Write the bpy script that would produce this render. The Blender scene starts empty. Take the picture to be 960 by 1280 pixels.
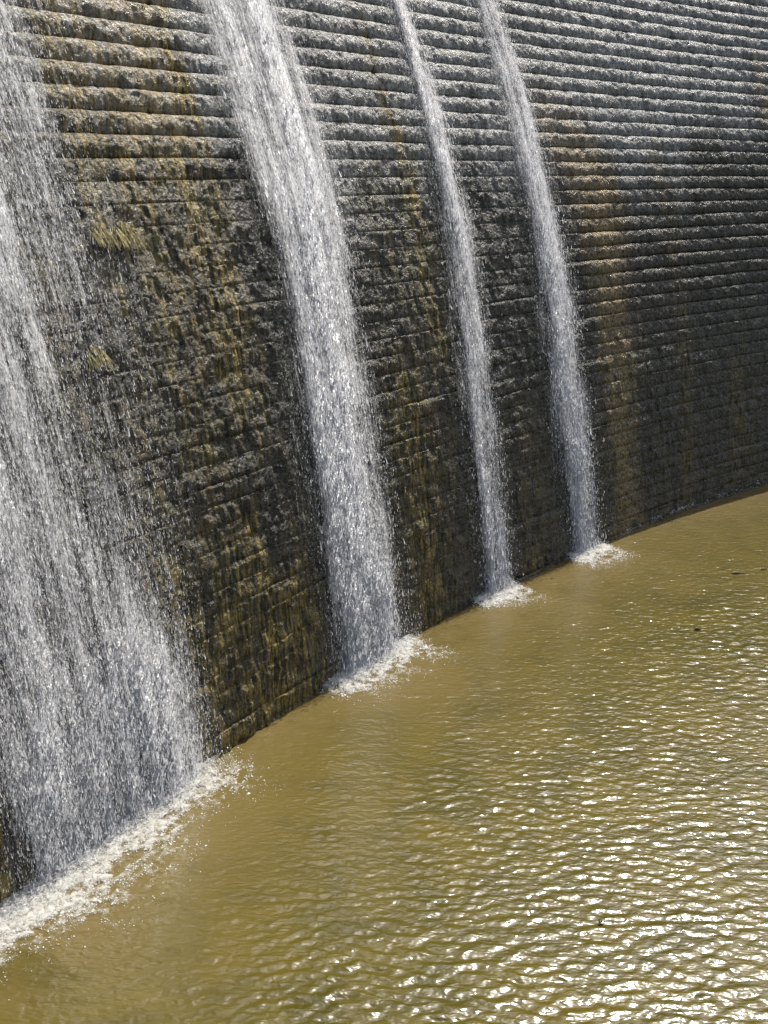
import bpy, math, random
import numpy as np
from mathutils import Matrix, Vector

random.seed(7)
RNG = np.random.default_rng(7)
sc = bpy.context.scene
COL = sc.collection

# ------------------------------------------------------------------ camera
PITCH, ROLL = 0.3215, 0.0248
CAM_H = 9.0
cam_data = bpy.data.cameras.new('camera')
cam_data.sensor_fit = 'VERTICAL'
cam_data.sensor_height = 36.0
cam_data.lens = 1372.7 / 1280.0 * 36.0
cam_data.clip_start = 0.1
cam_data.clip_end = 3000.0
cam = bpy.data.objects.new('camera', cam_data)
COL.objects.link(cam)
cam.matrix_world = (Matrix.Translation((0, 0, CAM_H))
                    @ Matrix.Rotation(math.pi / 2 - PITCH, 4, 'X')
                    @ Matrix.Rotation(ROLL, 4, 'Z'))
sc.camera = cam

# ------------------------------------------------------------------ light
SUN_EL, SUN_AZ = math.radians(58.0), math.radians(29.0)      # azimuth from +Y towards +X
world = bpy.data.worlds.new('World')
sc.world = world
world.use_nodes = True
wn = world.node_tree
sky = wn.nodes.new('ShaderNodeTexSky')
sky.sky_type = 'NISHITA'
sky.sun_disc = False
sky.sun_elevation = SUN_EL
sky.sun_rotation = SUN_AZ
sky.air_density = 1.0
sky.dust_density = 4.0
sky.ozone_density = 1.0
bg = wn.nodes['Background']
bg.inputs['Strength'].default_value = 0.12
wn.links.new(sky.outputs['Color'], bg.inputs['Color'])
sun_data = bpy.data.lights.new('sun', 'SUN')
sun_data.energy = 5.0
sun_data.angle = math.radians(0.53)
sun_data.color = (1.0, 0.96, 0.89)
sun = bpy.data.objects.new('sun', sun_data)
COL.objects.link(sun)
sun_dir = Vector((math.cos(SUN_EL) * math.sin(SUN_AZ), math.cos(SUN_EL) * math.cos(SUN_AZ), math.sin(SUN_EL)))
sun.rotation_euler = sun_dir.to_track_quat('Z', 'Y').to_euler()
sun.location = (10, 40, 60)
vs = sc.view_settings
vs.view_transform = 'Standard'
vs.look = 'None'
vs.gamma = 1.0
vs.use_curve_mapping = False
vs.exposure = 0.52
sc.cycles.max_bounces = 4
sc.cycles.diffuse_bounces = 2
sc.cycles.glossy_bounces = 2
sc.cycles.transmission_bounces = 2
sc.cycles.transparent_max_bounces = 7

# ------------------------------------------------------------------ noise helpers
def _hash(ix, iy, seed):
    h = (ix.astype(np.int64) * 374761393 + iy.astype(np.int64) * 668265263 + seed * 1442695041) & 0xFFFFFFFF
    h = ((h ^ (h >> 13)) * 1274126177) & 0xFFFFFFFF
    h = ((h ^ (h >> 16)) * 2246822519) & 0xFFFFFFFF
    return ((h ^ (h >> 15)) & 0xFFFFFF).astype(np.float64) / float(0xFFFFFF)

def vnoise(x, y, seed=0):
    """value noise in -1..1"""
    x, y = np.broadcast_arrays(np.asarray(x, float), np.asarray(y, float))
    ix, iy = np.floor(x), np.floor(y)
    fx, fy = x - ix, y - iy
    fx = fx * fx * (3 - 2 * fx)
    fy = fy * fy * (3 - 2 * fy)
    a, b = _hash(ix, iy, seed), _hash(ix + 1, iy, seed)
    c, d = _hash(ix, iy + 1, seed), _hash(ix + 1, iy + 1, seed)
    return ((a + (b - a) * fx) * (1 - fy) + (c + (d - c) * fx) * fy) * 2 - 1

def fbm(x, y, seed=0, octaves=4, gain=0.5):
    s, amp, tot = 0.0, 1.0, 0.0
    for o in range(octaves):
        s = s + amp * vnoise(x * 2 ** o + 17.3 * o, y * 2 ** o - 9.1 * o, seed + o)
        tot += amp
        amp *= gain
    return s / tot

def smooth(a, b, x):
    t = np.clip((x - a) / (b - a), 0, 1)
    return t * t * (3 - 2 * t)

def table(pts, x):
    p = sorted(pts, key=lambda q: q[1])
    return np.interp(x, [q[1] for q in p], [q[0] for q in p])

# ------------------------------------------------------------------ the dam's shape (metres)
S = CAM_H
CX, CY, R0 = 5.67773 * S, -1.98061 * S, 6.97026 * S
HC = 0.0345 * S                       # height of one stone course
Z_REF = 0.973 * S                     # a course joint
PHI0 = 2.72
def setback(z):
    zz = np.asarray(z) / S
    return S * (0.0781 * zz + 0.14446 * zz * np.abs(zz))
def slope(z):
    zz = np.asarray(z) / S
    return 0.0781 + 0.28892 * np.abs(zz)
def wall_xyz(u, z, back):
    """u metres along the foot of the dam, back metres behind the foot line"""
    phi = PHI0 - u / R0
    r = R0 + back
    return np.stack(np.broadcast_arrays(CX + r * np.cos(phi), CY + r * np.sin(phi), z), -1)
def water_point(u, out):
    p = wall_xyz(np.asarray(u, float), np.zeros_like(np.asarray(u, float)), -np.asarray(out, float))
    return p

# ------------------------------------------------------------------ object helpers
def mesh_np(name, verts, faces, smooth_shade=True):
    me = bpy.data.meshes.new(name)
    v = np.ascontiguousarray(verts.reshape(-1, 3), dtype=np.float32)
    f = np.ascontiguousarray(faces, dtype=np.int32)
    n = f.shape[1]
    me.vertices.add(len(v))
    me.vertices.foreach_set('co', v.ravel())
    me.loops.add(f.size)
    me.loops.foreach_set('vertex_index', f.ravel())
    me.polygons.add(len(f))
    me.polygons.foreach_set('loop_start', np.arange(0, f.size, n, dtype=np.int32))
    me.polygons.foreach_set('loop_total', np.full(len(f), n, dtype=np.int32))
    me.polygons.foreach_set('use_smooth', np.full(len(f), smooth_shade, dtype=bool))
    me.update(calc_edges=True)
    return me

def attr(me, name, arr):
    arr = np.asarray(arr)
    a = me.attributes.new(name, 'FLOAT_COLOR', 'POINT')
    full = np.ones((len(me.vertices), 4), dtype=np.float32)
    arr = np.asarray(arr).reshape(len(me.vertices), -1)
    full[:, :arr.shape[1]] = arr
    a.data.foreach_set('color', full.ravel())

def link(name, me, mat=None, parent=None):
    o = bpy.data.objects.new(name, me)
    COL.objects.link(o)
    if mat is not None:
        me.materials.append(mat)
    if parent is not None:
        o.parent = parent
    return o

def tag(o, label=None, cat=None, group=None, kind=None):
    if label: o['label'] = label
    if cat: o['category'] = cat
    if group: o['group'] = group
    if kind: o['kind'] = kind
    return o

def empty(name, loc=(0, 0, 0)):
    o = bpy.data.objects.new(name, None)
    o.empty_display_size = 0.3
    o.location = loc
    COL.objects.link(o)
    return o

def parent_keep(o, root):
    o.parent = root
    o.matrix_parent_inverse = Matrix.Translation(-Vector(root.location))

def grid_faces(nr, nc):
    i = np.arange(nr - 1)[:, None] * nc + np.arange(nc - 1)[None, :]
    i = i.ravel()
    return np.stack([i, i + 1, i + nc + 1, i + nc], -1)

# ------------------------------------------------------------------ node helpers
class NT:
    def __init__(self, name):
        self.m = bpy.data.materials.new(name)
        self.m.use_nodes = True
        self.t = self.m.node_tree
        self.bsdf = self.t.nodes['Principled BSDF']
        self.out = self.t.nodes['Material Output']
    def n(self, typ, **kw):
        nd = self.t.nodes.new(typ)
        for k, v in kw.items():
            if k.startswith('i_'):
                nd.inputs[k[2:].replace('_', ' ')].default_value = v
            else:
                setattr(nd, k, v)
        return nd
    def l(self, a, b):
        self.t.links.new(a, b)
    def val(self, sock, v):
        if hasattr(v, 'is_output'):
            self.l(v, sock)
        else:
            sock.default_value = v
    def mix(self, fac, a, b):
        nd = self.t.nodes.new('ShaderNodeMix')
        nd.data_type = 'RGBA'
        self.val(nd.inputs[0], fac)
        for s, v in ((nd.inputs[6], a), (nd.inputs[7], b)):
            self.val(s, v if hasattr(v, 'is_output') else (*v, 1.0))
        return nd.outputs[2]
    def math(self, op, a, b=0.0, clamp=False):
        nd = self.t.nodes.new('ShaderNodeMath')
        nd.operation = op
        nd.use_clamp = clamp
        self.val(nd.inputs[0], a)
        self.val(nd.inputs[1], b)
        return nd.outputs[0]
    def ramp(self, fac, a, b):
        nd = self.t.nodes.new('ShaderNodeMapRange')
        nd.interpolation_type = 'SMOOTHSTEP'
        self.l(fac, nd.inputs[0])
        nd.inputs[1].default_value = a
        nd.inputs[2].default_value = b
        return nd.outputs[0]
    def attr(self, name):
        nd = self.t.nodes.new('ShaderNodeAttribute')
        nd.attribute_name = name
        return nd
    def attr_r(self, name):
        nd = self.t.nodes.new('ShaderNodeSeparateColor')
        self.l(self.attr(name).outputs['Color'], nd.inputs[0])
        return nd.outputs[0]
    def noise(self, vec, scale, detail=4.0, rough=0.55, dist=0.0):
        nd = self.t.nodes.new('ShaderNodeTexNoise')
        if vec is not None:
            self.l(vec, nd.inputs['Vector'])
        nd.inputs['Scale'].default_value = scale
        nd.inputs['Detail'].default_value = detail
        nd.inputs['Roughness'].default_value = rough
        nd.inputs['Distortion'].default_value = dist
        return nd.outputs[0]
    def scaled(self, vec, s):
        nd = self.t.nodes.new('ShaderNodeMapping')
        self.l(vec, nd.inputs['Vector'])
        nd.inputs['Scale'].default_value = s
        return nd.outputs[0]
    def bump(self, height, dist, strength=1.0, normal=None):
        nd = self.t.nodes.new('ShaderNodeBump')
        nd.inputs['Strength'].default_value = strength
        nd.inputs['Distance'].default_value = dist
        self.l(height, nd.inputs['Height'])
        if normal is not None:
            self.l(normal, nd.inputs['Normal'])
        return nd.outputs[0]

# ------------------------------------------------------------------ materials
def mat_stone():
    k = NT('wet_masonry')
    uv = k.attr('wall_uv').outputs['Vector']           # (u, z) in metres
    stain = k.n('ShaderNodeSeparateColor')
    k.l(k.attr('stain').outputs['Color'], stain.inputs[0])
    moss, rust, pale = stain.outputs[0], stain.outputs[1], stain.outputs[2]
    geo = k.n('ShaderNodeNewGeometry').outputs['Position']
    fine = k.noise(geo, 16.0, 5.0, 0.65)
    med = k.noise(geo, 4.0, 4.0, 0.6)
    streak = k.noise(k.scaled(uv, (5.0, 0.55, 1.0)), 1.0, 4.0, 0.6)
    grain = k.noise(geo, 42.0, 3.0, 0.7)
    drip = k.noise(k.scaled(uv, (17.0, 1.8, 1.0)), 1.0, 4.0, 0.65, 0.3)
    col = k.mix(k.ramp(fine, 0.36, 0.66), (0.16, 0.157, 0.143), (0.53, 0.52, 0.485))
    algae_shade = k.attr_r('algae_shade')
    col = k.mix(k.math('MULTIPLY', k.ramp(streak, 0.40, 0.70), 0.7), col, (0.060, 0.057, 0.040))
    wet_shade = k.mix(k.ramp(fine, 0.40, 0.68), (0.015, 0.014, 0.009), (0.118, 0.110, 0.082))
    wet_shade = k.mix(k.ramp(drip, 0.52, 0.74), wet_shade, (0.105, 0.090, 0.042))
    wet_shade = k.mix(k.ramp(drip, 0.46, 0.34), wet_shade, (0.009, 0.009, 0.007))
    col = k.mix(algae_shade, col, wet_shade)  # wet algae and the lower wall's shade mixed into the colour
    col = k.mix(k.ramp(grain, 0.58, 0.72), col, (0.36, 0.36, 0.35))
    col = k.mix(k.ramp(grain, 0.44, 0.34), col, (0.018, 0.018, 0.015))
    mosscol = k.mix(k.ramp(drip, 0.42, 0.62), (0.030, 0.024, 0.007), (0.38, 0.275, 0.070))
    mosscol = k.mix(k.ramp(fine, 0.50, 0.66), mosscol, (0.020, 0.018, 0.009))
    mosscol = k.mix(k.ramp(grain, 0.60, 0.72), mosscol, (0.46, 0.40, 0.20))
    rustcol = k.mix(k.ramp(fine, 0.35, 0.7), (0.145, 0.097, 0.041), (0.44, 0.325, 0.162))
    mfac = k.math('MULTIPLY', moss, k.ramp(k.math('ADD', k.math('MULTIPLY', streak, 0.6), k.math('MULTIPLY', med, 0.4)), 0.34, 0.58), True)
    col = k.mix(mfac, col, mosscol)
    col = k.mix(k.math('MULTIPLY', rust, k.ramp(med, 0.25, 0.55), True), col, rustcol)
    col = k.mix(k.math('MULTIPLY', pale, k.ramp(fine, 0.35, 0.6), True), col, (0.36, 0.28, 0.17))
    k.l(col, k.bsdf.inputs['Base Color'])
    rgh = k.n('ShaderNodeMapRange')
    k.l(fine, rgh.inputs[0])
    rgh.inputs[1].default_value, rgh.inputs[2].default_value = 0.3, 0.7
    rgh.inputs[3].default_value, rgh.inputs[4].default_value = 0.16, 0.5
    k.l(rgh.outputs[0], k.bsdf.inputs['Roughness'])
    k.bsdf.inputs['IOR'].default_value = 1.4
    vor = k.n('ShaderNodeTexVoronoi')
    vor.inputs['Scale'].default_value = 13.0
    k.l(geo, vor.inputs['Vector'])
    h = k.math('ADD', k.math('MULTIPLY', fine, 1.0), k.math('MULTIPLY', vor.outputs['Distance'], 0.5))
    h = k.math('ADD', h, k.math('MULTIPLY', grain, 0.35))
    k.l(k.bump(h, 0.05, 1.0), k.bsdf.inputs['Normal'])
    return k.m

def mat_pond():
    k = NT('murky_water')
    geo = k.n('ShaderNodeNewGeometry').outputs['Position']
    cl = k.n('ShaderNodeSeparateColor')
    k.l(k.attr('silt').outputs['Color'], cl.inputs[0])
    patch = k.noise(geo, 0.9, 4.0, 0.6, 0.6)
    col = k.mix(k.ramp(patch, 0.32, 0.68), (0.043, 0.036, 0.0006), (0.070, 0.053, 0.0010))
    silt = k.math('MULTIPLY', cl.outputs[0], k.ramp(patch, 0.05, 0.5), True)
    col = k.mix(silt, col, (0.114, 0.085, 0.027))
    k.l(col, k.bsdf.inputs['Base Color'])
    k.bsdf.inputs['Roughness'].default_value = 0.30
    k.bsdf.inputs['Coat Weight'].default_value = 0.9
    k.bsdf.inputs['Specular IOR Level'].default_value = 0.28
    k.bsdf.inputs['Coat Roughness'].default_value = 0.12
    k.bsdf.inputs['Coat IOR'].default_value = 1.333
    k.bsdf.inputs['IOR'].default_value = 1.333
    rip = k.noise(k.scaled(geo, (4.0, 7.5, 1.0)), 1.0, 1.0, 0.5, 0.5)
    rip2 = k.noise(k.scaled(geo, (10.0, 17.0, 1.0)), 1.0, 1.0, 0.5, 0.3)
    n1 = k.bump(rip, 0.025, 0.5)
    n2 = k.bump(rip2, 0.018, 0.6, n1)
    k.l(n2, k.bsdf.inputs['Normal'])
    k.l(n2, k.bsdf.inputs['Coat Normal'])
    return k.m

def white_water(name, base=(0.93, 0.94, 0.96), transl=0.55, rough=0.25):
    k = NT(name)
    k.bsdf.inputs['Base Color'].default_value = (*base, 1)
    k.bsdf.inputs['Roughness'].default_value = rough
    k.bsdf.inputs['IOR'].default_value = 1.333
    tr = k.n('ShaderNodeBsdfTranslucent')
    tr.inputs['Color'].default_value = (*base, 1)
    mx = k.n('ShaderNodeMixShader')
    mx.inputs[0].default_value = transl
    k.l(k.bsdf.outputs[0], mx.inputs[1])
    k.l(tr.outputs[0], mx.inputs[2])
    k.l(mx.outputs[0], k.out.inputs['Surface'])
    k.shader = mx
    k.tr = tr
    return k

def mat_sheet():
    k = white_water('falling_water_veil', base=(0.97, 0.97, 0.975), transl=0.5)
    uv = k.attr('wall_uv').outputs['Vector']
    dens = k.attr_r('whiteness')
    s1 = k.noise(k.scaled(uv, (18.0, 1.0, 1.0)), 1.0, 4.0, 0.6, 0.3)      # long strands
    s2 = k.noise(k.scaled(uv, (46.0, 11.0, 1.0)), 1.0, 3.0, 0.65, 0.4)    # broken grain
    s3 = k.noise(k.scaled(uv, (110.0, 40.0, 1.0)), 1.0, 2.0, 0.6, 0.0)
    s = k.math('ADD', k.math('ADD', k.math('MULTIPLY', s1, 0.50), k.math('MULTIPLY', s2, 0.36)), k.math('MULTIPLY', s3, 0.14))
    thr = k.math('SUBTRACT', 0.55, k.math('MULTIPLY', dens, 0.36))
    a = k.n('ShaderNodeMapRange')
    a.interpolation_type = 'SMOOTHSTEP'
    k.l(s, a.inputs[0])
    k.l(thr, a.inputs[1])
    k.l(k.math('ADD', thr, 0.32), a.inputs[2])
    alpha = k.math('MULTIPLY', a.outputs[0], 0.97)
    tp = k.n('ShaderNodeBsdfTransparent')
    mx = k.n('ShaderNodeMixShader')
    k.l(alpha, mx.inputs[0])
    k.l(tp.outputs[0], mx.inputs[1])
    k.l(k.shader.outputs[0], mx.inputs[2])
    k.l(mx.outputs[0], k.out.inputs['Surface'])
    nz = k.n('ShaderNodeTexNoise')                     # frothy facets turned every way
    k.l(k.scaled(uv, (60.0, 18.0, 1.0)), nz.inputs['Vector'])
    nz.inputs['Scale'].default_value = 1.0
    nz.inputs['Detail'].default_value = 2.0
    v1 = k.n('ShaderNodeVectorMath', operation='SUBTRACT')
    k.l(nz.outputs['Color'], v1.inputs[0])
    v1.inputs[1].default_value = (0.5, 0.5, 0.5)
    v2 = k.n('ShaderNodeVectorMath', operation='SCALE')
    k.l(v1.outputs[0], v2.inputs[0])
    v2.inputs['Scale'].default_value = 2.6
    v3 = k.n('ShaderNodeVectorMath', operation='ADD')
    k.l(v2.outputs[0], v3.inputs[0])
    v3.inputs[1].default_value = (0.35, -0.30, 2.0)
    v4 = k.n('ShaderNodeVectorMath', operation='NORMALIZE')
    k.l(v3.outputs[0], v4.inputs[0])
    k.l(v4.outputs[0], k.bsdf.inputs['Normal'])
    k.l(v4.outputs[0], k.tr.inputs['Normal'])
    return k.m

def mat_foam():
    k = white_water('white_foam', base=(0.74, 0.74, 0.71), transl=0.25, rough=0.5)
    geo = k.n('ShaderNodeNewGeometry').outputs['Position']
    b = k.noise(geo, 45.0, 3.0, 0.6)
    k.l(k.bump(b, 0.02, 1.0), k.bsdf.inputs['Normal'])
    return k.m

def mat_simple(name, c1, c2, scale, rough=0.7):
    k = NT(name)
    geo = k.n('ShaderNodeNewGeometry').outputs['Position']
    k.l(k.mix(k.ramp(k.noise(geo, scale, 3.0), 0.35, 0.65), c1, c2), k.bsdf.inputs['Base Color'])
    k.bsdf.inputs['Roughness'].default_value = rough
    return k.m

def mat_foam_film():
    k = white_water('foam_film', base=(0.62, 0.61, 0.57), transl=0.2, rough=0.6)
    geo = k.n('ShaderNodeNewGeometry').outputs['Position']
    d = k.attr_r('whiteness')
    b = k.math('ADD', k.math('MULTIPLY', k.noise(geo, 9.0, 4.0, 0.6, 0.8), 0.7), k.math('MULTIPLY', k.noise(geo, 42.0, 4.0, 0.7, 0.4), 0.3))
    thr = k.math('SUBTRACT', 0.62, k.math('MULTIPLY', d, 0.36))
    a = k.n('ShaderNodeMapRange')
    a.interpolation_type = 'SMOOTHSTEP'
    k.l(b, a.inputs[0]); k.l(thr, a.inputs[1]); k.l(k.math('ADD', thr, 0.40), a.inputs[2])
    alpha = k.math('MULTIPLY', a.outputs[0], k.math('MULTIPLY', k.ramp(d, 0.0, 0.75), 0.78))
    tp = k.n('ShaderNodeBsdfTransparent')
    mx = k.n('ShaderNodeMixShader')
    k.l(alpha, mx.inputs[0]); k.l(tp.outputs[0], mx.inputs[1]); k.l(k.shader.outputs[0], mx.inputs[2])
    k.l(mx.outputs[0], k.out.inputs['Surface'])
    k.l(k.bump(b, 0.03, 1.0), k.bsdf.inputs['Normal'])
    return k.m
M_FILM = mat_foam_film()
M_STONE, M_POND, M_SHEET, M_FOAM = mat_stone(), mat_pond(), mat_sheet(), mat_foam()
M_DROP = white_water('white_water_drops', base=(0.97, 0.97, 0.975)).m
M_MOSS = mat_simple('yellow_moss', (0.20, 0.16, 0.055), (0.44, 0.38, 0.17), 30.0)
M_LEAF = mat_simple('wet_dead_leaf', (0.012, 0.009, 0.005), (0.035, 0.026, 0.014), 30.0, 0.5)

# ------------------------------------------------------------------ streams, as (u, z) edge tables
STREAMS = {
    'wide': dict(
        L=[(3.4, 15.5), (3.3, 6.0), (3.3, 3.0), (3.75, 1.5), (4.0, 0.0)],
        R=[(7.5, 15.5), (7.49, 10.7), (7.4, 9.4), (7.5, 8.4), (7.75, 7.26), (7.65, 6.1), (7.5, 4.9), (7.38, 3.6), (7.36, 2.15), (7.45, 0.0)]),
    'broad': dict(
        L=[(10.95, 15.5), (10.95, 11.1), (10.78, 9.9), (10.87, 8.7), (11.05, 7.5), (10.97, 6.3), (10.79, 5.0), (10.72, 3.0), (10.85, 0.8), (10.9, 0.0)],
        R=[(13.0, 15.5), (13.0, 11.4), (13.04, 9.7), (13.1, 8.5), (12.75, 6.1), (12.7, 4.7), (12.7, 3.3), (12.9, 1.7), (13.2, 0.0)]),
    'narrow': dict(
        L=[(15.93, 15.5), (15.93, 11.7), (15.88, 10.2), (15.87, 8.8), (15.85, 7.3), (15.68, 5.8), (15.55, 4.2), (15.5, 2.65), (15.7, 0.9), (15.78, 0.0)],
        R=[(16.6, 15.5), (16.62, 11.8), (16.75, 10.3), (16.77, 8.8), (16.82, 7.2), (16.72, 5.7), (16.65, 4.1), (16.72, 2.4), (16.87, 0.6), (16.9, 0.0)]),
    'slim': dict(
        L=[(18.9, 15.5), (18.9, 12.0), (18.87, 10.4), (18.84, 8.8), (18.84, 7.1), (18.72, 5.5), (18.65, 3.8), (18.8, 2.0), (19.25, 0.0)],
        R=[(19.75, 15.5), (19.78, 12.1), (19.95, 10.5), (20.02, 8.8), (20.1, 7.1), (20.13, 5.3), (20.25, 3.5), (20.35, 1.6), (20.5, 0.0)]),
}

# ------------------------------------------------------------------ dam wall: one mesh per stone course
def u_columns():
    us, u = [], -6.0
    while u < 48.0:
        us.append(u)
        if u < 2.5: du = 0.09
        elif u > 33.0: du = 0.11
        else: du = 0.026 + 0.0009 * (u - 2.5)
        u += du
    return np.array(us)
U = u_columns()
Z_START = Z_REF - 30 * HC
N_COURSE = 50

def stain_masks(u, z):
    zz = z / S
    # mossy ground between the two left cascades
    warp = 0.25 * fbm(u * 0.7, z * 0.5, 51)
    uu = u + warp
    moss = smooth(7.2, 7.8, uu) * (1 - smooth(10.3, 11.0, uu + 0.35 * smooth(5, 8, z)))
    patch = 0.5 + 0.5 * fbm(u * 0.9, z * 0.35, 52, 3)
    moss = moss * smooth(0.32, 0.60, patch + 0.22 * smooth(8.2, 9.6, z) + 0.16 * smooth(2.6, 1.2, z) - 0.12 * smooth(2.4, 4.0, z) * (1 - smooth(5.5, 8, z)))
    moss = moss + 0.9 * smooth(10.5, 10.9, uu) * 0
    run = smooth(0.34, 0.55, 0.5 + 0.5 * fbm(u * 2.0 + 0.3 * fbm(z * 0.4, u, 55), z * 0.16, 54, 4, 0.6))
    moss = moss * (run + (1 - run) * np.interp(z, [0, 2, 3, 8, 9], [0.8, 0.75, 0.35, 0.4, 0.8]))
    # thin olive trails further along
    def trail(c, w, lo, hi, seed, amt):
        cc = c + 0.25 * fbm(z * 0.25, 0 * z, seed, 3)
        return amt * np.exp(-((u - cc) / w) ** 2) * smooth(lo, lo + 1.0, z) * (1 - smooth(hi, hi + 1.5, z))
    moss = moss + trail(15.1, 0.28, 4.5, 10.5, 61, 0.9) + trail(13.9, 0.6, -2, 4.5, 62, 0.7) + trail(17.9, 0.5, -2, 3.0, 63, 0.35)
    moss = moss + trail(24.6, 0.35, -1, 8.5, 64, 0.4) + trail(27.0, 0.5, -1, 3.0, 65, 0.4) + trail(14.4, 0.9, -2, 8, 66, 0.3)
    moss = moss + smooth(4.3, 3.6, u) * (1 - smooth(1.5, 4.0, z)) * 0.8
    moss = moss + 0.35 * smooth(1.2, 0.1, z) * (0.5 + 0.5 * fbm(u * 0.8, z, 67))
    moss = moss + 0.55 * smooth(4.2, 5.0, u) * (1 - smooth(7.2, 7.6, u)) * smooth(0.35, 0.7, patch)
    pale0 = 0.55 * smooth(0.9, 0.4, np.abs((u - 8.9) / 2.0)) * smooth(8.6, 9.3, z) * (1 - smooth(10.9, 11.5, z)) * smooth(0.3, 0.6, 0.5 + 0.5 * fbm(u * 1.6, z * 1.2, 57, 3))
    # rust trail right of the slimmest cascade
    rc = np.interp(z, [0, 2.5, 4.7, 6.5, 8.0, 9.2, 10.2, 13], [22.0, 21.6, 21.75, 21.7, 21.7, 21.2, 20.8, 20.5])
    rw = np.interp(z, [0, 3, 6, 8, 9.5, 11], [0.8, 0.72, 0.85, 1.2, 1.05, 0.5])
    d = (u + 0.35 * fbm(u * 2.5, z * 0.7, 71, 4, 0.6) - rc) / rw
    rust = smooth(1.3, 0.25, np.abs(d)) * (1 - smooth(9.3, 10.8, z)) * (0.78 + 0.35 * fbm(u * 2, z * 0.5, 72))
    pc = 29.9 + 0.3 * smooth(10.5, 12.2, z) + 0.15 * fbm(z * 0.8, 0 * z, 73)
    pale = 0.75 * np.exp(-((u - pc) / 0.22) ** 2) * smooth(9.3, 10.2, z) * (1 - smooth(11.4, 12.0, z))
    moss = moss + 0.7 * smooth(0.75, 0.3, np.abs((u - 8.9) / 2.2)) * smooth(8.4, 9.2, z) * (1 - smooth(10.9, 11.6, z)) * smooth(0.35, 0.6, patch)
    pale = pale + pale0
    return np.stack([np.clip(moss, 0, 1), np.clip(rust, 0, 1), np.clip(pale, 0, 1)], -1)

def erosion(u, z):
    left = smooth(21.5, 19.5, u)
    lo = np.clip(0.97 * smooth(9.2, 8.2, z + 0.5 * fbm(u * 0.6, z * 0.3, 121)), 0, 1)
    lo_r = 0.85 * smooth(6.6, 4.0, z + 1.2 * fbm(u * 0.35, z * 0.25, 123))
    e = left * lo + (1 - left) * lo_r
    hole = smooth(0.16, 0.46, fbm(u * 0.55, z * 2.6, 125, 3))       # ledges that survive
    gap = smooth(6.8, 7.4, u) * smooth(11.6, 10.8, u) * smooth(2.6, 3.6, z) * smooth(8.9, 8.2, z)
    return np.clip(e * (1 - 0.75 * hole * (1 - 0.7 * gap)) * (0.93 + 0.07 * gap), 0, 1)

def course_rows(n):
    a = np.linspace(0.0, 1.0, n)
    return a

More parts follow.
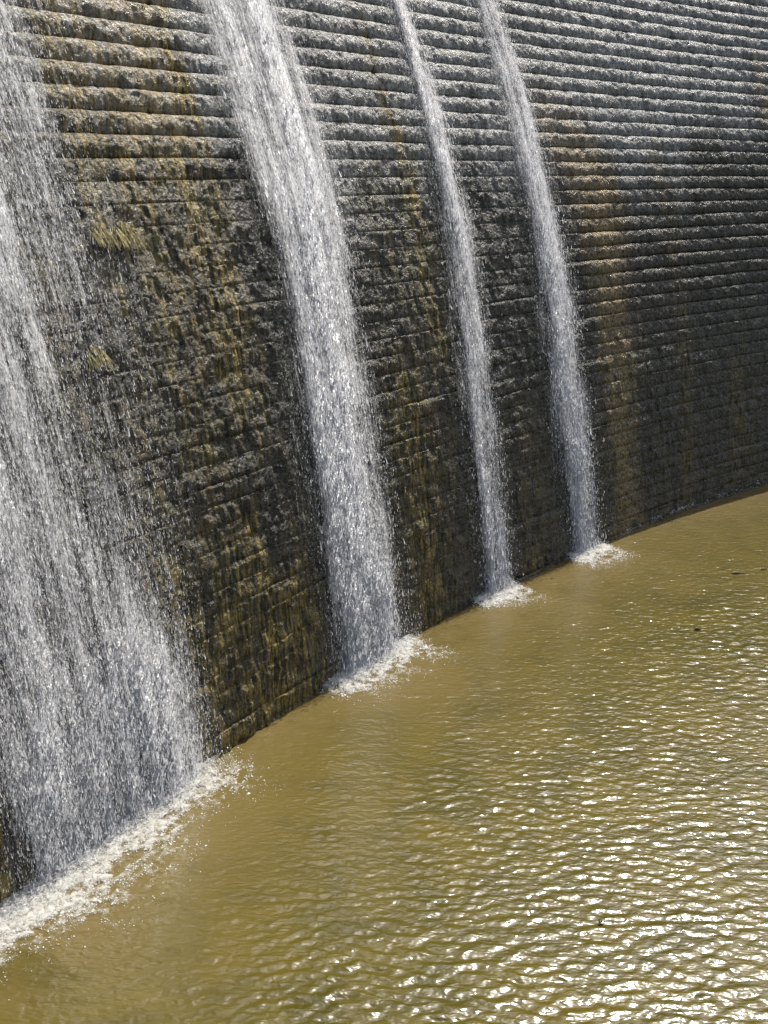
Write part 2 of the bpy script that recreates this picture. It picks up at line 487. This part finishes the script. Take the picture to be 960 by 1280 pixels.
def build_course(k, cols):
    z0 = Z_START + k * HC
    s0, s1 = setback(z0), setback(z0 + HC)
    d = s1 - s0
    zmid = z0 + HC / 2
    nr = 11 if z0 < 1.52 * S else 6
    if z0 + HC < 0: nr = 5
    a = np.linspace(0, math.pi / 2, nr) if nr < 8 else np.concatenate([np.linspace(0.0, 0.6, 4), np.linspace(0.78, math.pi / 2, nr - 4)])
    e = float(np.interp(zmid / S, [0.3, 0.8, 1.05], [0.7, 0.9, 1.15]))
    zf = np.sin(a) ** e                    # up the face
    bf = 1 - np.cos(a) ** e                # back along the tread
    # blocks along the course
    edges, offs = [cols[0] - 1], []
    r = random.Random(100 + k)
    while edges[-1] < cols[-1] + 2:
        edges.append(edges[-1] + r.uniform(0.45, 1.15))
        offs.append(r.gauss(0, 0.008))
    edges = np.array(edges); offs = np.array(offs + [0.0])
    bi = np.clip(np.searchsorted(edges, cols) - 1, 0, len(offs) - 1)
    dist = np.minimum(cols - edges[bi], edges[np.clip(bi + 1, 0, len(edges) - 1)] - cols)
    joint = np.exp(-(dist / 0.018) ** 2) * 0.010
    lip = 0.030 * np.clip(fbm(cols * 0.55, 0 * cols + k * 3.7, 81, 3) + 0.15, 0, 1) * 1.6 + 0.012
    lip = lip * np.interp(zmid / S, [0, 0.5, 0.9, 1.5], [1.0, 0.85, 0.5, 0.25])
    wob = 0.016 * fbm(cols * 0.5, 0 * cols + k * 1.9, 83, 3)
    uu = np.broadcast_to(cols[None, :], (nr, len(cols)))
    zz = z0 + zf[:, None] * HC + 0 * uu
    back = s0 + (d + lip)[None, :] * bf[:, None] - lip[None, :] * 1.0 + 0 * uu
    ero = erosion(uu, zz)
    rec = float(np.interp(zmid / S, [0.4, 0.85, 1.1], [0.015, 0.022, 0.034]))
    back = back + rec * np.clip(1 - zf[:, None] / 0.62, 0, 1) ** 1.6
    back = back + ero * (setback(zz) + 0.005 - back)
    ero0 = erosion(uu, zz)
    back = back + (joint[None, :] - offs[bi][None, :]) * (1 - ero0)
    rough = 0.044 * fbm(uu * 6.0, zz * 7.5, 91, 4, 0.64) + 0.030 * fbm(uu * 1.3, zz * 2.0, 95, 3)
    ridged = 0.030 * (1 - 2 * np.abs(fbm(uu * 8.0, zz * 7.0, 97, 3, 0.6)))
    amt = 0.75 + 0.25 * np.sin(np.minimum(a, 1.4))[:, None]
    back = back - rough * amt - ridged * 0.6
    drips = 0.055 * fbm(uu * 6.5, zz * 1.7, 111, 4, 0.65) + 0.030 * fbm(uu * 2.5, zz * 2.2, 115, 3)
    back = back - ero * drips
    zz = zz + (0.012 * fbm(uu * 6.0, zz * 3.0 + 40, 99, 3) + wob[None, :]) * (zf[:, None] ** 2) * (1 - ero)
    # tuck the first row and the last row into the wall
    tuck = 0.034 * (1 - ero) + 0.001
    back = np.concatenate([back[:1] + tuck[:1], back, back[-1:] + tuck[-1:] + 0.03], 0)
    zz = np.concatenate([zz[:1] - 0.004, zz, zz[-1:] - 0.006], 0)
    uu = np.broadcast_to(cols[None, :], back.shape)
    co = wall_xyz(uu, zz, back)
    me = mesh_np('stone_course', co, grid_faces(*back.shape)[:, ::-1])
    attr(me, 'wall_uv', np.stack([uu.ravel(), zz.ravel()], -1))
    attr(me, 'stain', stain_masks(uu, zz).reshape(-1, 3))
    alg_shade = smooth(0.25, 0.75, np.interp(zz, [0, 5.5, 8.0, 9.5, 11], [0.92, 0.88, 0.58, 0.24, 0.12]) + 0.45 * fbm(uu * 0.6, zz * 0.35, 131, 4) + 0.5 * smooth(12, 11, uu) * smooth(9.2, 8.0, zz) + 0.15)  # algae patches, plus painted shade: lower wall darkened, sunlit top kept light by height
    attr(me, 'algae_shade', alg_shade.reshape(-1, 1).repeat(3, 1))
    return me

dam = empty('dam_wall', tuple(water_point(np.array(12.0), np.array(0.0))))
tag(dam, 'tall curved dark grey stepped stone dam face stained olive and rust', 'dam')
COARSE = U[::4]
for k in range(N_COURSE):
    z0 = Z_START + k * HC
    cols = U if (z0 + HC > -0.1 and z0 < 1.52 * S) else COARSE
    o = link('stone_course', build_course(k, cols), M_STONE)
    parent_keep(o, dam)
# crest slab and solid back of the dam
z_top = Z_START + N_COURSE * HC
cu = COARSE
sb = float(setback(z_top))
prof = [(sb - 0.05, z_top - 0.02), (sb - 0.05, z_top + 0.10), (sb + 2.6, z_top + 0.10), (sb + 2.7, -3.0)]
co = np.stack([wall_xyz(cu, np.full_like(cu, z), np.full_like(cu, b)) for b, z in prof], 0)
me = mesh_np('crest', co, grid_faces(len(prof), len(cu))[:, ::-1], False)
uvu = np.broadcast_to(cu[None], (len(prof), len(cu)))
attr(me, 'wall_uv', np.stack([uvu.ravel(), np.repeat([p[1] for p in prof], len(cu))], -1))
attr(me, 'stain', np.zeros((len(me.vertices), 3)))
attr(me, 'algae_shade', np.full((len(me.vertices), 3), 0.3))
parent_keep(link('crest', me, M_STONE), dam)

# ------------------------------------------------------------------ pond
def axis_lines(lo, hi, a, b, step0, step1):
    mid, x = [], a
    while x < b:
        mid.append(x)
        t = (x - a) / (b - a)
        x += step0 + (step1 - step0) * t
    left, s, x = [], step0, a
    while x > lo:
        s *= 1.35; x -= s; left.append(x)
    right, s, x = [], step1, b
    while x < hi:
        right.append(x); s *= 1.35; x += s
    return np.array(left[::-1] + mid + right)
gx = axis_lines(-300, 300, -6.5, 12.5, 0.038, 0.05)
gy = axis_lines(-400, 60, 8.0, 33.0, 0.030, 0.085)
X, Y = np.meshgrid(gx, gy)
rad = np.hypot(X - CX, Y - CY)
to_wall = R0 - rad                             # metres out from the foot of the dam
phi = np.arctan2(Y - CY, X - CX)
UU = (PHI0 - phi) * R0
def ripples(x, y):
    wx = x + 0.25 * fbm(x * 0.45, y * 0.45, 201, 3)
    wy = y + 0.25 * fbm(x * 0.45 + 9, y * 0.45, 204, 3)
    r = np.random.default_rng(5)
    h = np.zeros_like(x)
    for i in range(34):
        lam = 0.105 * (0.36 / 0.105) ** r.random()
        ang = math.radians(-84) + r.normal(0, 0.42)
        kx, ky = math.cos(ang) * 2 * math.pi / lam, math.sin(ang) * 2 * math.pi / lam
        h += lam * math.exp(-((math.log(lam / 0.145)) / 0.7) ** 2) * np.sin(kx * wx + ky * wy + r.random() * 6.283)
    return h
near = smooth(-9, -6.5, X) * smooth(16, 12.5, X) * smooth(5.5, 8.0, Y) * smooth(37, 33, Y)
calm = 0.55 + 0.45 * smooth(-0.5, 0.5, fbm(X * 0.22, Y * 0.22, 211, 3)) 
calm = calm * (0.55 + 0.45 * smooth(26.0, 17.0, Y)) * (0.22 + 0.78 * smooth(0.5, 5.5, to_wall))
boil = np.exp(-np.clip(to_wall, 0, None) / 1.6)
Zw = 0.0145 * ripples(X, Y) * calm * near * (1 - 0.5 * boil)
Zw = Zw + near * boil * 0.010 * fbm(X * 4, Y * 4, 215, 3)
me = mesh_np('water', np.stack([X, Y, Zw], -1), grid_faces(len(gy), len(gx)))
silt = np.exp(-np.clip(to_wall - 0.2, 0, None) / 1.7) * 0.95
for c, w in ((5.5, 2.6), (12.1, 1.8), (16.4, 1.3), (19.9, 1.5)):
    silt = silt + 0.5 * np.exp(-((UU - c) / w) ** 2 - (np.clip(to_wall, 0, None) / 2.4) ** 2)
silt = silt + 0.25 * fbm(X * 0.35, Y * 0.35, 221, 3)
attr(me, 'silt', np.clip(silt, 0, 1).reshape(-1, 1).repeat(3, 1))
tag(link('water', me, M_POND), 'rippled olive brown pond water glittering at the foot of the dam', kind='structure')

# ------------------------------------------------------------------ cascades
def density_field(key, u, z):
    st = STREAMS[key]
    L, Rr = table(st['L'], z), table(st['R'], z)
    w = Rr - L
    t = (u - L) / w
    edge = {'wide': 0.10, 'broad': 0.13, 'narrow': 0.12, 'slim': 0.12}[key]
    tj = t + np.clip(0.22 / np.clip(w, 0.6, 3), 0.06, 0.22) * fbm(u * 5.0, z * 0.9, 299, 4, 0.65)
    env = smooth(-0.14, edge + 0.10, tj) * smooth(1.16, 0.90 - edge, tj)
    if key in ('narrow', 'slim'):
        env = np.exp(-np.abs((tj - 0.5) / 0.40) ** 2.2)
    elif key == 'broad':
        env = smooth(-0.18, 0.34, tj) * smooth(1.28, 0.58, tj)
    seed = {'wide': 301, 'broad': 331, 'narrow': 361, 'slim': 391}[key]
    strand = 0.5 + 0.5 * fbm(u * (4.5 if key == 'wide' else 3.2) + 0.4 * fbm(z * 0.3, 0 * z, seed + 5), z * 0.16, seed, 4, 0.6)
    clump = 0.5 + 0.5 * fbm(u * 5.0, z * 1.6, seed + 9, 3)
    lo_, hi_ = {'wide': (0.46, 0.58), 'broad': (0.52, 0.72)}.get(key, (0.42, 0.85))
    dn = env * (lo_ + hi_ * smooth(0.22, 0.75, strand)) * (0.5 + 0.7 * clump)
    if key == 'wide':
        heavy = np.interp(t, [0, 0.18, 0.4, 0.65, 0.82, 1.0], [0.55, 0.7, 1.0, 0.9, 0.75, 0.55])
        mid = np.exp(-((z - 5.6) / 2.2) ** 2) * smooth(0.35, 0.75, t)
        dn = dn * heavy * (1 - 0.62 * mid) * (0.85 + 0.4 * smooth(3.5, 1.0, z))
        dn = dn + env * 0.30 * np.exp(-((t - 0.86) / 0.12) ** 2) * smooth(4.0, 1.5, z)
    elif key == 'broad':
        core = np.exp(-((t - 0.55) / 0.3) ** 2)
        dn = dn * (0.75 + 0.55 * core)
    else:
        core = np.exp(-((t - 0.5) / 0.26) ** 2)
        dn = dn * (0.80 + 0.55 * core)
    return np.clip(dn, 0, 1.4), t

def stream_surface(z):
    """smooth setback that touches the treads"""
    return setback(z)

def bipyramids(p, axis, side, half_len, rad_):
    """many little three-sided spindles: p centre, axis unit, side unit perpendicular"""
    n = len(p)
    side2 = np.cross(axis, side)
    v = np.empty((n, 4, 3))
    v[:, 0] = p - axis * half_len[:, None] * 1.3
    for j in range(3):
        a = 2 * math.pi * j / 3
        v[:, 1 + j] = p + (side * math.cos(a) + side2 * math.sin(a)) * rad_[:, None] + axis * (half_len * (0.5 if j else 0.8))[:, None]
    base = np.arange(n)[:, None, None] * 4
    tri = np.array([[0, 2, 1], [0, 3, 2], [0, 1, 3], [1, 2, 3]])
    return v.reshape(-1, 3), (base + tri[None]).reshape(-1, 3)

def unit(a):
    return a / np.linalg.norm(a, axis=-1, keepdims=True)

def build_cascade(key, n_drops, label, sizes):
    st = STREAMS[key]
    ztop = z_top + 0.12
    zcap = 1.53 * S
    umid = table(st['L'], np.array(0.0)) * 0.5 + table(st['R'], np.array(0.0)) * 0.5
    root = empty('water_cascade', tuple(wall_xyz(umid, np.array(0.0), np.array(0.0))))
    tag(root, label, 'waterfall', 'cascades running down the dam face')
    # veils: lumpy sheets of broken white water, one clinging to the stones, one further out
    ncol = {'wide': 120, 'broad': 90, 'narrow': 44, 'slim': 50}[key]
    zs = np.concatenate([np.linspace(-0.05, zcap, 420), np.linspace(zcap + 0.1, ztop, 16)])
    ts = np.linspace(-0.16, 1.16, ncol)
    Lz, Rz = table(st['L'], zs), table(st['R'], zs)
    for lay, dist0 in enumerate((0.06, 0.13)):
        uu = Lz[:, None] + (Rz - Lz)[:, None] * ts[None]
        zz = np.broadcast_to(zs[:, None], uu.shape)
        lump = 0.010 * fbm(uu * 16.0, zz * 7.0, 411 + lay, 3, 0.7) + 0.02 * fbm(uu * 4, zz * 1.2, 421 + lay, 3)
        co = wall_xyz(uu, zz, setback(zz) - dist0 - lump)
        me = mesh_np('water_sheet', co, grid_faces(*uu.shape)[:, ::-1])
        attr(me, 'wall_uv', np.stack([uu.ravel() + 37.0 * lay, zz.ravel()], -1))
        dn, _ = density_field(key, uu, zz)
        attr(me, 'whiteness', np.clip(dn * (1.0 if lay == 0 else 0.85), 0, 1.3).reshape(-1, 1).repeat(3, 1))
        parent_keep(link('water_sheet', me, M_SHEET), root)
    # drops
    r = np.random.default_rng(sum(map(ord, key)))
    got_u, got_z, got_d, tot = [], [], [], 0
    while tot < n_drops:
        m = n_drops * 2
        z = r.uniform(-0.05, zcap, m)
        # a tenth of the drops above the frame would be wasted, keep the crest region light
        t = r.uniform(-0.3, 1.3, m)
        Lz, Rz = table(st['L'], z), table(st['R'], z)
        u = Lz + (Rz - Lz) * t
        dn, tt = density_field(key, u, z)
        dn = dn + 0.035 * np.exp(-((np.abs(tt - 0.5) - 0.5).clip(0, None) / 0.12) ** 2)
        fr = ((z - Z_START) / HC) % 1.0
        splash = 1 + 0.5 * smooth(7.5, 10, z) * np.exp(-((fr - 0.05) / 0.22) ** 2)
        keep = r.random(m) < dn * splash * 0.7
        got_u.append(u[keep]); got_z.append(z[keep]); got_d.append(dn[keep]); tot += int(keep.sum())
    u = np.concatenate(got_u)[:n_drops]; z = np.concatenate(got_z)[:n_drops]
    n = len(u)
    out = 0.05 + r.exponential(0.075, n) + 0.05 * smooth(2.0, 0.0, z) * r.random(n)
    p = wall_xyz(u, z, setback(z) - out)
    eps = 0.05
    fall = unit(wall_xyz(u, z - eps, setback(z - eps) - out) - p)
    fall = unit(fall + r.normal(0, 0.10, (n, 3)))
    side = unit(np.cross(fall, r.normal(0, 1, (n, 3))))
    dist = np.linalg.norm(p - np.array([0, 0, CAM_H]), axis=-1)
    dnn = np.concatenate(got_d)[:n_drops]
    rad_ = sizes[0] * (0.62 + 0.5 * np.clip(dnn, 0, 1)) * np.exp(r.normal(0, 0.45, n)) * (0.8 + dist / 90.0)
    hl = rad_ * r.uniform(1.5, 7.0, n)
    v, f = bipyramids(p, fall, side, hl, rad_)
    me = mesh_np('falling_drops', v, f, False)
    o = link('falling_drops', me, M_DROP)
    o['kind'] = 'stuff'
    parent_keep(o, root)
    return root

CASC = {}
CASC['wide'] = build_cascade('wide', 90000, 'widest ragged white cascade spreading over the dam at the far left', (0.0046,))
CASC['broad'] = build_cascade('broad', 36000, 'broad dense white cascade right of the mossy olive stonework', (0.0046,))
CASC['narrow'] = build_cascade('narrow', 14000, 'narrowest white cascade, between the broad cascade and the slender one by the rust stain', (0.0046,))
CASC['slim'] = build_cascade('slim', 17000, 'slender white cascade just left of the rust brown stain', (0.0046,))

# ------------------------------------------------------------------ foam at the foot of each cascade
def build_foam(u0, u1, reach, seed, label, strength=1.0):
    """foam of countless bubble clots: small rounded lumps, dense at the wall and lacy further out"""
    r = np.random.default_rng(seed)
    def dens(A, B):
        t = (A - u0) / (u1 - u0)
        env = smooth(-0.16, 0.14, t + 0.08 * fbm(B * 2, A, seed)) * smooth(1.16, 0.86, t + 0.08 * fbm(B * 2 + 7, A, seed))
        rr = reach * (0.8 + 0.7 * fbm(A * 0.9, 0 * A, seed + 2, 3))
        fall = np.exp(-(np.clip(B, 0, None) / np.clip(rr, 0.05, None)) ** 1.1)
        wx = A + 0.12 * fbm(A * 4, B * 4, seed + 8)
        lace = 1 - np.abs(fbm(wx * 3.4, B * 4.6, seed + 4, 4, 0.6)) * 2.4
        core = np.exp(-(B / (0.36 * reach)) ** 2)
        return env * np.clip(fall * (0.22 + 1.0 * smooth(0.1, 0.8, lace)) * strength + 0.95 * core, 0, 1)
    area = (u1 - u0 + 1.0) * reach * 2.6
    m = int(area * 2200)
    A = r.uniform(u0 - 0.5, u1 + 0.5, m)
    B = r.uniform(-0.10, reach * 2.5, m)
    d = dens(A, B)
    keep = r.random(m) < np.clip(d - 0.15, 0, 1) * smooth(reach * 1.5, reach * 0.5, B)
    A, B, d = A[keep], B[keep], d[keep]
    n = len(A)
    rad_ = 0.0048 * np.exp(r.normal(0, 0.45, n)) * (0.75 + 0.6 * d)
    pile = 0.20 * np.exp(-(B / 0.20) ** 2) * r.random(n) ** 2
    p = wall_xyz(A, 0.008 + pile + 0.4 * rad_, -B)
    phi_ = PHI0 - A / R0
    tg = np.stack([np.sin(phi_), -np.cos(phi_), 0 * phi_], -1)
    nr = np.stack([np.cos(phi_), np.sin(phi_), 0 * phi_], -1)
    rot = r.uniform(0, 6.283, n)
    e1 = tg * np.cos(rot)[:, None] + nr * np.sin(rot)[:, None]
    e2 = -tg * np.sin(rot)[:, None] + nr * np.cos(rot)[:, None]
    sx = rad_ * r.uniform(0.8, 2.0, n)
    v = np.empty((n, 5, 3))
    v[:, 0] = p + np.array([0, 0, 1]) * (rad_ * r.uniform(0.5, 1.1, n))[:, None]
    for j, (ca, sa) in enumerate(((1, 0), (0, 1), (-1, 0), (0, -1))):
        v[:, 1 + j] = p + e1 * (sx * ca)[:, None] + e2 * (rad_ * sa)[:, None] - np.array([0, 0, 1]) * (rad_ * 0.5)[:, None]
    tri = np.array([[0, 1, 2], [0, 2, 3], [0, 3, 4], [0, 4, 1]])
    f = (np.arange(n)[:, None, None] * 5 + tri[None]).reshape(-1, 3)
    um = 0.5 * (u0 + u1)
    root = empty('foam_patch', tuple(wall_xyz(np.array(um), np.array(0.0), np.array(-0.2))))
    tag(root, label, 'foam', 'foam at the foot of the cascades')
    o = link('bubbles', mesh_np('bubbles', v.reshape(-1, 3), f, True), M_FOAM)
    o['kind'] = 'stuff'
    parent_keep(o, root)
    ga, gb = np.meshgrid(np.arange(u0 - 0.7, u1 + 0.7, 0.035), np.arange(-0.15, reach * 2.6, 0.035))
    dd = dens(ga, gb)
    hh = 0.016 + 0.03 * dd + 0.10 * np.exp(-(gb / 0.16) ** 2) * dd + 0.012 * fbm(ga * 7, gb * 7, seed + 12, 3)
    film = mesh_np('foam_film', wall_xyz(ga, hh, -gb), grid_faces(*ga.shape)[:, ::-1])
    soft = np.clip(dd * 0.85 + 0.25 * np.exp(-(gb / reach) ** 2) * smooth(-0.2, 0.2, (ga - u0) / (u1 - u0)) * smooth(1.2, 0.8, (ga - u0) / (u1 - u0)), 0, 1)
    attr(film, 'whiteness', soft.reshape(-1, 1).repeat(3, 1))
    parent_keep(link('foam_film', film, M_FILM), root)
    return root

build_foam(2.6, 7.9, 1.2, 501, 'long lacy band of white foam under the widest cascade', 1.05)
build_foam(10.6, 13.4, 1.0, 521, 'bright foam fan where the broad cascade meets the pond', 1.0)
build_foam(15.5, 17.1, 0.95, 541, 'small foam fan below the narrow cascade, second from the right', 0.95)
build_foam(20.9, 33.0, 0.04, 581, 'thin pale scum line along the waterline right of the rust stain', 0.35)
build_foam(19.1, 20.7, 1.0, 561, 'small foam fan below the rightmost cascade beside the rust stain', 0.95)

# ------------------------------------------------------------------ moss tufts on the stones
def build_tuft(u, z, size, n, seed, label):
    r = np.random.default_rng(seed)
    root = wall_xyz(np.array(u), np.array(z), setback(z) - 0.03)
    down = unit(wall_xyz(np.array(u), np.array(z - 0.05), setback(z - 0.05) - 0.03) - root)
    outd = np.array([math.cos(PHI0 - u / R0), math.sin(PHI0 - u / R0), 0]) * -1
    tang = unit(np.cross(down, outd))
    V, F = [], []
    for i in range(n):
        L = size * r.uniform(0.5, 1.15)
        cl = i % 6
        L *= (1.0, 0.55, 0.8, 0.4, 0.7, 0.95)[cl]
        o0 = tang * ((-0.8, -0.45, -0.1, 0.25, 0.55, 0.9)[cl] * size * 0.75 + r.normal(0, size * 0.10)) + down * (0.2, -0.15, 0.1, -0.25, 0.3, 0.05)[cl] * size + outd * abs(r.normal(0, size * 0.10)) - down * r.uniform(0, size * 0.35)
        d0 = unit(down * 0.6 + outd * r.uniform(0.2, 0.9) + tang * r.normal(0, 0.35))
        w = r.uniform(0.004, 0.008)
        base = len(V)
        for s in range(5):
            q = s / 4
            pos = root + o0 + d0 * L * q + down * L * 0.55 * q * q
            ww = w * (1 - q) ** 0.6 + 0.0015
            for a in range(3):
                an = 2 * math.pi * a / 3 + i
                V.append(pos + tang * ww * math.cos(an) + outd * ww * math.sin(an))
        for s in range(4):
            for a in range(3):
                b = (a + 1) % 3
                F.append((base + s * 3 + a, base + s * 3 + b, base + (s + 1) * 3 + b, base + (s + 1) * 3 + a))
    me = mesh_np('moss_tuft', np.array(V), np.array(F))
    return tag(link('moss_tuft', me, M_MOSS), label, 'moss', 'pale moss tufts on the dam face')

build_tuft(7.55, 7.82, 0.20, 240, 1, 'pale yellow moss tuft at the edge of the widest cascade, left of its pair')
build_tuft(8.0, 7.80, 0.22, 280, 2, 'largest pale yellow moss tuft on the olive stones, right of its pair')
build_tuft(6.9, 6.30, 0.18, 180, 3, 'tan moss tuft half hidden in the spray of the widest cascade')

# ------------------------------------------------------------------ floating leaf litter
def floating(name, x, y, length, width, rot, label, cat):
    n = 9
    V, F = [], []
    for i in range(n):
        t = i / (n - 1)
        w = width * math.sin(math.pi * min(0.98, max(0.02, t)) ** 0.8)
        zc = 0.02 + 0.012 * math.sin(t * 5)
        for s, zo in ((-1, 0.012), (0, 0.0), (1, 0.012), (0, 0.014)):
            px, py = (t - 0.5) * length, s * w * 0.5
            V.append((px, py + 0.02 * math.sin(t * 3), zc + zo))
    for i in range(n - 1):
        for a in range(4):
            b = (a + 1) % 4
            F.append((i * 4 + a, i * 4 + b, i * 4 + 4 + b, i * 4 + 4 + a))
    me = mesh_np(name, np.array(V), np.array(F))
    o = link(name, me, M_LEAF)
    o.location = (x, y, 0.0)
    o.rotation_euler = (0, 0, rot)
    return tag(o, label, cat)

floating('floating_twig', 8.05, 23.23, 0.34, 0.09, 0.1, 'dark twig floating on smooth brown water near the right edge', 'twig')
floating('floating_leaf', 8.74, 23.53, 0.16, 0.09, 0.3, 'small dark leaf floating at the right edge beyond the twig', 'leaf')
floating('floating_leaf', 6.31, 20.09, 0.15, 0.10, 0.0, 'dark leaf floating alone on the brown water right of middle', 'leaf')
floating('floating_leaf', 2.80, 11.22, 0.09, 0.07, 0.5, 'tiny black leaf floating among the bright glittering ripples', 'leaf')
